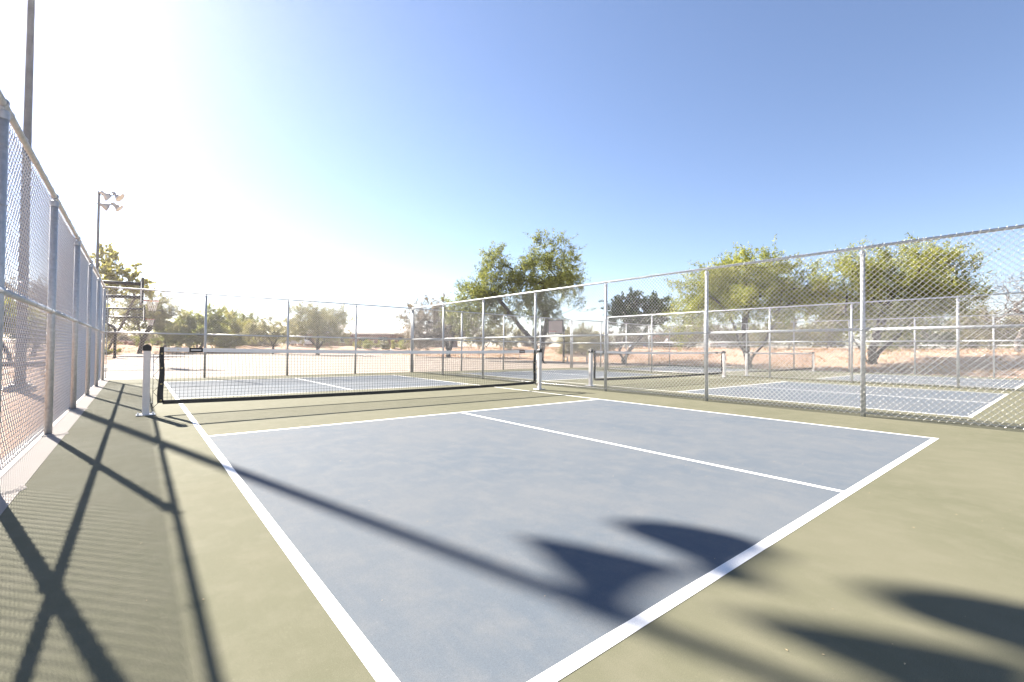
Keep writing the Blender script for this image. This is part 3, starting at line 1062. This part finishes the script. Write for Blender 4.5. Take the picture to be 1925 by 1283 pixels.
tree('feathery brown green mesquite standing left of the pale roofed building', 597, 52,
     [(565, 596, 22, 14), (600, 600, 34, 18), (632, 604, 22, 18), (590, 622, 48, 16), (628, 628, 28, 16), (560, 618, 22, 14)],
     'leaf_olive', 11000, 130, 0.19, 0.055, 'bark', 0.24, [[(595, 652), (580, 636), (568, 616)], [(600, 652), (622, 632), (630, 612)], [(597, 650), (598, 625)]], 58, GL, 1.1)
tree('grey green tree seen through the left fence mesh', 60, 34,
     [(60, 570, 60, 30), (120, 560, 50, 30), (20, 590, 50, 30)], 'leaf_grey', 7000, 80, 0.17, 0.06, 'bark', 0.2, None, 59, GL, 0.9)
tree('green bush seen through the left fence near the photo edge', 22, 24,
     [(20, 612, 44, 26), (60, 618, 32, 20), (-30, 600, 50, 40)], 'leaf_bright', 7000, 80, 0.14, 0.06, 'bark', 0.1, None, 60, GL, 0.6, 'bush', 'bush')
tree('dusty bush left of the far light pole, through the mesh', 160, 48,
     [(150, 620, 40, 22), (185, 628, 28, 18), (110, 628, 40, 18)], 'leaf_olive', 6000, 70, 0.2, 0.07, 'bark', 0.12, None, 61, GL, 0.8, 'bush', 'bush')
tree('small green shrub at the foot of the far black hoop', 203, 43, [(203, 662, 12, 8), (212, 660, 8, 6)], 'leaf_yellow', 900, 16, 0.12, 0.05, 'bark', 0.03, None, 62, GL, 0.3, 'shrub', 'shrub')
# shrubs in front of the building
SH = [(672, 'leaf_yellow'), (690, 'leaf_bright'), (707, 'leaf_yellow'), (724, 'leaf_olive'), (742, 'leaf_yellow'), (760, 'leaf_bright'), (778, 'leaf_olive')]
WORD = ['leftmost', 'second from left', 'third from left', 'fourth from left', 'third from right', 'second from right', 'rightmost']
for i, (px, lf) in enumerate(SH):
    tree('low yellow green shrub before the brown building wall, ' + WORD[i], px, 76,
         [(px, 649, 8 + (i % 3) * 2, 5 + (i % 2) * 3)], lf, 900, 14, 0.24, 0.09, 'bark', 0.04, None, 80 + i, 'shrubs before the building', 0.45, 'shrub', 'shrub')
# distant backdrop of scattered trees, one by one
far = [(700, 150, 'leaf_olive'), (800, 130, 'leaf_grey'), (1010, 120, 'leaf_grey'), (1130, 150, 'leaf_olive'), (1290, 110, 'leaf_olive'), (1400, 120, 'leaf_green'), (1560, 100, 'leaf_olive'),
       (1700, 95, 'leaf_green'), (1830, 90, 'leaf_olive'), (1920, 85, 'leaf_green'), (500, 140, 'leaf_olive'), (330, 120, 'leaf_green'), (240, 110, 'leaf_olive'), (120, 90, 'leaf_olive')]
FARW = ['behind the building roof', 'behind the brown wall end', 'behind the saguaro cactus', 'in the sky gap right of the tan backboard', 'above the dark parked car', 'behind the palo verde trunks', 'between the two broad trees',
        'behind the broad olive tree', 'right of the broad olive tree', 'behind the bare brush tree', 'behind the blue roof', 'behind the light green tree', 'behind the far hoop', 'behind the left fence mesh']
for i, ((px, dp, lf), w) in enumerate(zip(far, FARW)):
    s = 40.0 * 90 / dp
    tree('distant hazy tree ' + w, px, dp, [(px - s * 0.5, 643, s * 0.6, s * 0.26), (px + s * 0.4, 640, s * 0.6, s * 0.3)], lf, 2600, 36, 0.42, 0.16, 'bark', 0.2, None, 120 + i, 'distant trees', 1.3)


# ------------------------------------------------------------------ saguaro
def saguaro():
    bx, by = gxy(1004, 62)
    bz = tz(bx, by)
    c = thing('saguaro_cactus', 'saguaro cactus with raised arms seen through the fork of the tall mesquite', 'cactus', (bx, by, bz))
    h = float(at(1004, 616, 62)[2]) - bz
    def col(path, r, name):
        m = MB()
        n = 20
        P = [Vector(p) for p in path]
        for i, p in enumerate(P[:-1]):
            pass
        m.tube(path, [r * (0.9 if k == 0 else 1.0 if k < len(path) - 1 else 0.35) for k in range(len(path))], 14)
        for k in range(10):
            a = 2 * math.pi * k / 10
            m.tube([(p[0] + r * 0.97 * math.cos(a), p[1] + r * 0.97 * math.sin(a), p[2]) for p in path[:-1]], 0.035, 4, caps=False)
        return m.build(name, 'cactus', c)
    col([(0, 0, -0.1), (0, 0, h * 0.5), (0, 0, h * 0.93), (0, 0, h)], 0.26, 'stem')
    d = RIGHT
    for s, z0, top in ((-1, 0.45, 0.86), (1, 0.40, 1.12), (1, 0.55, 0.8)):
        k = 0.9 if z0 < 0.5 else 0.6
        e = [(0.1 * s * d[0], 0.1 * s * d[1], h * z0)]
        for q in np.linspace(0, 1, 5):
            e.append((s * k * d[0] * math.sin(q * 1.57), s * k * d[1] * math.sin(q * 1.57), h * z0 + 0.45 * (1 - math.cos(q * 1.57))))
        e += [(s * k * 1.15 * d[0], s * k * 1.15 * d[1], h * top - 0.15), (s * k * 1.17 * d[0], s * k * 1.17 * d[1], h * top)]
        col(e, 0.17, 'arm')


saguaro()


# ------------------------------------------------------------------ buildings
def building():
    a = at(560, 656, 92)
    b_ = at(815, 656, 86)
    c = (a + b_) / 2
    L = float(np.linalg.norm((b_ - a)[:2]))
    rz = math.atan2(b_[1] - a[1], b_[0] - a[0])
    gz = tz(c[0], c[1]) - 0.3
    B = thing('low_building', 'long low brown building with pale roof beyond the basketball court', 'building', (c[0], c[1], gz), rz)
    eave = float(at(700, 629, 89)[2]) - gz
    ridge = float(at(700, 608, 89)[2]) - gz
    D = 14.0
    MB().box((0, D / 2, eave / 2), (L, D, eave)).build('wall', 'brown', B)
    rf = MB()
    rf.prism([(-0.9, eave - 0.05), (D / 2, ridge - 0.2), (D + 0.9, eave - 0.05), (D + 0.9, eave + 0.2), (D / 2, ridge), (-0.9, eave + 0.2)], 0, -L / 2 - 0.8, L / 2 + 0.8)
    r = rf.build('roof', 'roof', B)
    for k in range(14):
        x = -L / 2 + L * (k + 0.5) / 14
        sl = (ridge - eave - 0.2) / (D / 2 + 0.9)
        MB().tube([(x, -0.88, eave + 0.22), (x, D / 2, ridge + 0.02)], 0.05, 4).build('roof_seam', 'roof', r)
    for k in range(7):
        x = -L / 2 + L * (k + 0.5) / 7
        if k == 3:
            d = MB().box((x, -0.02, 1.05), (1.8, 0.10, 2.1)).build('door', 'darkglass', B)
            MB().box((x + 0.1, -0.10, 1.0), (0.05, 0.06, 0.4)).build('handle', 'chrome', d)
        else:
            wdw = MB().box((x, -0.02, 1.7), (1.9, 0.08, 1.1)).build('window', 'darkglass', B)
            MB().box((x, -0.07, 1.12), (2.1, 0.10, 0.08)).box((x, -0.065, 1.7), (0.07, 0.05, 1.06)).build('frame', 'roof', wdw)
    for k in range(8):
        x = -L / 2 + L * k / 7
        MB().box((x, -0.72, eave / 2 - 0.03), (0.25, 0.25, eave - 0.06)).build('column', 'brown', B)


building()


def shelter():
    x, y = gxy(557, 78)
    gz = tz(x, y)
    S = thing('picnic_shelter', 'picnic shelter with a blue metal roof among the trees', 'shelter', (x, y, gz), 0.3)
    ev = float(at(557, 617, 78)[2]) - gz
    rd = float(at(557, 603, 78)[2]) - gz
    w, d = 3.4, 3.0
    rf = MB()
    rf._add([(-w, -d, ev), (w, -d, ev), (w, d, ev), (-w, d, ev), (-w * 0.45, 0, rd), (w * 0.45, 0, rd),
             (-w, -d, ev - 0.15), (w, -d, ev - 0.15), (w, d, ev - 0.15), (-w, d, ev - 0.15)],
            [(0, 1, 5, 4), (1, 2, 5), (2, 3, 4, 5), (3, 0, 4), (6, 7, 1, 0), (7, 8, 2, 1), (8, 9, 3, 2), (9, 6, 0, 3), (9, 8, 7, 6)])
    rf.build('roof', 'blueroof', S)
    for sx in (-1, 1):
        for sy in (-1, 1):
            MB().box((sx * (w - 0.5), sy * (d - 0.5), ev / 2 - 0.1), (0.18, 0.18, ev - 0.12)).build('post', 'postpaint', S)


shelter()


def picnic_table():
    x, y = gxy(503, 62)
    t = thing('picnic_table', 'white picnic table under the trees near the blue roof', 'picnic table', (x, y, tz(x, y)), 0.4)
    for k in range(4):
        MB().box((0, -0.3 + k * 0.2, 0.75), (1.9, 0.18, 0.045)).build('table_plank', 'postpaint', t)
    for s in (-1, 1):
        MB().box((0, s * 0.72, 0.45), (1.9, 0.25, 0.045)).build('bench_plank', 'postpaint', t)
        leg = MB()
        leg.tube([(s * 0.7, -0.75, 0), (s * 0.7, -0.2, 0.72)], 0.03, 6)
        leg.tube([(s * 0.7, 0.75, 0), (s * 0.7, 0.2, 0.72)], 0.03, 6)
        leg.tube([(s * 0.7, -0.8, 0.42), (s * 0.7, 0.8, 0.42)], 0.03, 6)
        leg.build('leg_frame', 'galv', t)


picnic_table()


def pink_house():
    x, y = gxy(1240, 118)
    gz = tz(x, y)
    B = thing('stucco_house', 'distant pink stucco house behind the parked cars', 'house', (x, y, gz), -0.7)
    h = float(at(1240, 630, 118)[2]) - gz
    MB().box((0, 3, h / 2), (7.5, 6, h)).build('wall', 'pink', B)
    MB().box((0, 3, h + 0.1), (7.9, 6.4, 0.25)).build('parapet', 'roof', B)
    for k in (-1, 1):
        w = MB().box((k * 2.0, -0.03, 1.6), (1.2, 0.12, 1.1)).build('window', 'darkglass', B)
        MB().box((k * 2.0, -0.1, 1.02), (1.4, 0.14, 0.08)).build('sill', 'roof', w)
    MB().box((0, -0.03, 1.0), (0.95, 0.12, 2.0)).build('door', 'brown', B)


pink_house()


# ------------------------------------------------------------------ parked cars far away
def car(px, depth, colr, label, rz, kind='suv'):
    x, y = gxy(px, depth)
    c = thing('parked_car', label, 'car', (x, y, tz(x, y) + 0.0), rz, 'cars parked far behind the courts')
    m = simple('car_paint', colr, 0.25, 0.2, 0.03)
    Lc, Wc = 4.6, 1.8
    if kind == 'suv':
        body = [(-2.3, 0.35), (2.2, 0.35), (2.3, 0.55), (2.25, 0.85), (1.2, 1.0), (-2.25, 1.05), (-2.32, 0.7)]
        cab = [(1.15, 0.99), (0.55, 1.58), (-1.9, 1.62), (-2.2, 1.04)]
    else:
        body = [(-2.25, 0.32), (2.2, 0.32), (2.28, 0.5), (2.2, 0.72), (1.05, 0.9), (-1.6, 0.95), (-2.2, 0.9), (-2.3, 0.6)]
        cab = [(1.0, 0.89), (0.2, 1.38), (-1.0, 1.40), (-1.75, 0.94)]
    MB().prism(body, 1, -Wc / 2, Wc / 2).build('body', m, c)
    cb = MB().prism(cab, 1, -Wc / 2 + 0.12, Wc / 2 - 0.12).build('cabin', m, c)
    ins = [(p[0] * 0.93 - 0.02, 1.0 + (p[1] - 0.98) * 0.78 + 0.02) for p in cab]
    MB().prism(ins, 1, -Wc / 2 + 0.105, Wc / 2 - 0.105).build('side_window', 'darkglass', cb)
    for sx in (-1.4, 1.4):
        for sy in (-1, 1):
            rot = Matrix.Rotation(R(90), 3, 'X')
            w = MB().lathe([(0.0, -0.1), (0.30, -0.1), (0.33, -0.06), (0.33, 0.06), (0.30, 0.1), (0.0, 0.1)], (sx, sy * (Wc / 2 - 0.06), 0.33), 16, rot).build('wheel', 'rubber', c)
            MB().lathe([(0.0, -0.115), (0.18, -0.115), (0.19, 0.0), (0.18, 0.115), (0.0, 0.115)], (sx, sy * (Wc / 2 - 0.06), 0.33), 12, rot).build('rim', 'chrome', w)
    for sy in (-1, 1):
        MB().box((2.24, sy * 0.65, 0.68), (0.08, 0.35, 0.14)).build('headlight', 'lens', c)
        MB().box((-2.27, sy * 0.7, 0.80), (0.08, 0.22, 0.2)).build('tail_light', 'rim', c)
    return c


car(1206, 92, (0.12, 0.22, 0.42), 'blue car parked far off, left of the dark one', -0.75)
car(1238, 88, (0.03, 0.03, 0.035), 'dark car parked far off below the pink house', -0.75, 'sedan')
car(1272, 88, (0.7, 0.7, 0.7), 'white car parked far off right of the dark one', -0.7)
car(1362, 84, (0.55, 0.55, 0.56), 'silver car parked far off behind the palo verde trunk', -0.7, 'sedan')
car(560, 84, (0.72, 0.72, 0.72), 'white car parked beneath the blue roofed shelter', -0.65)


# ------------------------------------------------------------------ benches, logs, rocks
def bench(px, depth, label, rz, wd=1.9):
    x, y = gxy(px, depth)
    b = thing('park_bench', label, 'bench', (x, y, tz(x, y)), rz, 'benches beside the basketball court')
    for k in range(2):
        MB().box((0, -0.1 + k * 0.2, 0.46), (wd, 0.18, 0.05), 0, 0.006).build('seat_plank', 'roof', b)
    for s in (-1, 1):
        MB().box((s * wd * 0.36, 0, 0.215), (0.07, 0.3, 0.43)).build('leg', 'galv', b)


bench(1085, 34, 'pale bench on the soil right of the tan backboard', -0.68, 2.0)
bench(962, 44, 'pale bench left of the tall mesquite trunk', -0.6, 2.2)
bench(650, 66, 'pale bench at the slab edge below the brown green mesquite', -0.5, 2.2)


def log(px, depth, label, rz, L):
    x, y = gxy(px, depth)
    z = tz(x, y)
    t = MB()
    n = 7
    t.tube([(-L / 2 + L * k / n, 0.03 * math.sin(k * 1.7), 0.10 + 0.015 * math.sin(k * 2.3)) for k in range(n + 1)], [0.11 + 0.012 * math.sin(k * 1.3) for k in range(n + 1)], 9)
    o = t.build('timber_log', 'woodgrey', None, (x, y, z))
    o.rotation_euler = (0, 0, rz)
    tag(o, label, 'log', 'logs on the bare soil')


log(16, 19, 'timber edging log seen through the left fence', -0.4, 2.4)
log(420, 66, 'dark timber log lying at the slab edge below the light green tree', -0.5, 4.0)


def rock(px, depth, s, label, seed, group):
    rng = np.random.default_rng(seed)
    x, y = gxy(px, depth)
    me = MB()
    n, m = 9, 6
    vs_, fs_ = [], []
    jit = rng.uniform(0.75, 1.2, (m + 1, n))
    for i in range(m + 1):
        th = math.pi * i / m
        for j in range(n):
            a = 2 * math.pi * j / n
            k = jit[i, j] if 0 < i < m else 1.0
            vs_.append((s * k * math.sin(th) * math.cos(a), s * 0.8 * k * math.sin(th) * math.sin(a), s * 0.62 * k * math.cos(th)))
    for i in range(m):
        for j in range(n):
            q = (j + 1) % n
            fs_.append((i * n + j, i * n + q, (i + 1) * n + q, (i + 1) * n + j))
    me._add(vs_, fs_)
    o = me.build('boulder', 'rock', None, (x, y, tz(x, y) + s * 0.3))
    o.rotation_euler = (0, 0, rng.uniform(0, 3))
    tag(o, label, 'boulder', group)


RK = ['left of the far hoop pole', 'just right of the far hoop pole', 'between the far hoop pole and the mesquite trunk', 'at the foot of the grey olive mesquite', 'right of the mesquite trunk', 'left of the net post cap']
for i, px in enumerate((199, 228, 240, 252, 264, 296)):
    rock(px, 60 + (i % 3) * 2, 0.45 + 0.15 * (i % 2), 'red desert boulder ' + RK[i], 200 + i, 'boulders on the soil bank')


# ------------------------------------------------------------------ dry grass and litter
def grass(name, pts, label, mat, hgt, seed):
    rng = np.random.default_rng(seed)
    V = []
    for (x, y) in pts:
        z = tz(x, y)
        k = 7
        for q in range(k):
            a = rng.uniform(0, 6.28)
            h = hgt * rng.uniform(0.5, 1.3)
            b = np.array([x + rng.normal(0, 0.06), y + rng.normal(0, 0.06), z - 0.01])
            tip = b + np.array([math.cos(a) * h * 0.5, math.sin(a) * h * 0.5, h])
            s = np.array([-math.sin(a), math.cos(a), 0]) * 0.012
            V += [b - s, b + s, tip + s * 0.3, tip - s * 0.3]
    V = np.array(V)
    o = obj(name, np_mesh(name, V, np.arange(len(V)).reshape(-1, 4)), mat)
    tag(o, label, 'grass', None, 'stuff')


rng = np.random.default_rng(5)
pts = []
while len(pts) < 5200:
    x, y = rng.uniform(25.6, 60), rng.uniform(-14, 60)
    if rng.random() < 0.35 + 0.65 * (math.sin(x * 0.9) * math.sin(y * 0.7) > 0.1):
        pts.append((x, y))
for k in range(900):
    pts.append((rng.uniform(-6, 25), rng.uniform(65, 85)))
for k in range(400):
    pts.append((rng.uniform(-14, -2.2), rng.uniform(4, 60)))
grass('dry_grass', pts, 'scattered dry straw coloured grass tufts on the soil', 'drygrass', 0.16, 4)

V = []
for k in range(200):
    u = rng.random()
    x = rng.uniform(-1.0, 7.3)
    y = -1.0 + 7.5 * rng.random() ** 1.3
    a = rng.uniform(0, 6.28)
    l = rng.uniform(0.002, 0.007)
    w = l * rng.uniform(0.25, 0.5)
    d = np.array([math.cos(a), math.sin(a), 0])
    n_ = np.array([-d[1], d[0], 0])
    b = np.array([x, y, 0.0022])
    V += [b - d * l, b + n_ * w + np.array([0, 0, 0.0012]), b + d * l, b - n_ * w + np.array([0, 0, 0.0008])]
V = np.array(V)
lit = obj('leaf_litter', np_mesh('leaf_litter', V, np.arange(len(V)).reshape(-1, 4)), 'litter')
tag(lit, 'tiny dry leaf bits scattered on the court', 'leaf litter', None, 'stuff')


# ------------------------------------------------------------------ added scattering volume, imitates the lens flare veil towards the sun
def flare_veil():
    m = bpy.data.materials.new('flare_veil_volume')
    m.use_nodes = True
    nt = m.node_tree
    nt.nodes.clear()
    out = nt.nodes.new('ShaderNodeOutputMaterial')
    v = nt.nodes.new('ShaderNodeVolumePrincipled')
    v.inputs['Color'].default_value = (0.97, 0.95, 0.93, 1)
    v.inputs['Density'].default_value = 0.00042
    v.inputs['Anisotropy'].default_value = 0.7
    nt.links.new(v.outputs[0], out.inputs['Volume'])
    o = MB().box((150, 300, 5.4), (2700, 3000, 13.2)).build('flare_veil', m)
    tag(o, 'thin added veil over the whole place, imitating lens flare', 'flare_veil', None, 'stuff')


flare_veil()
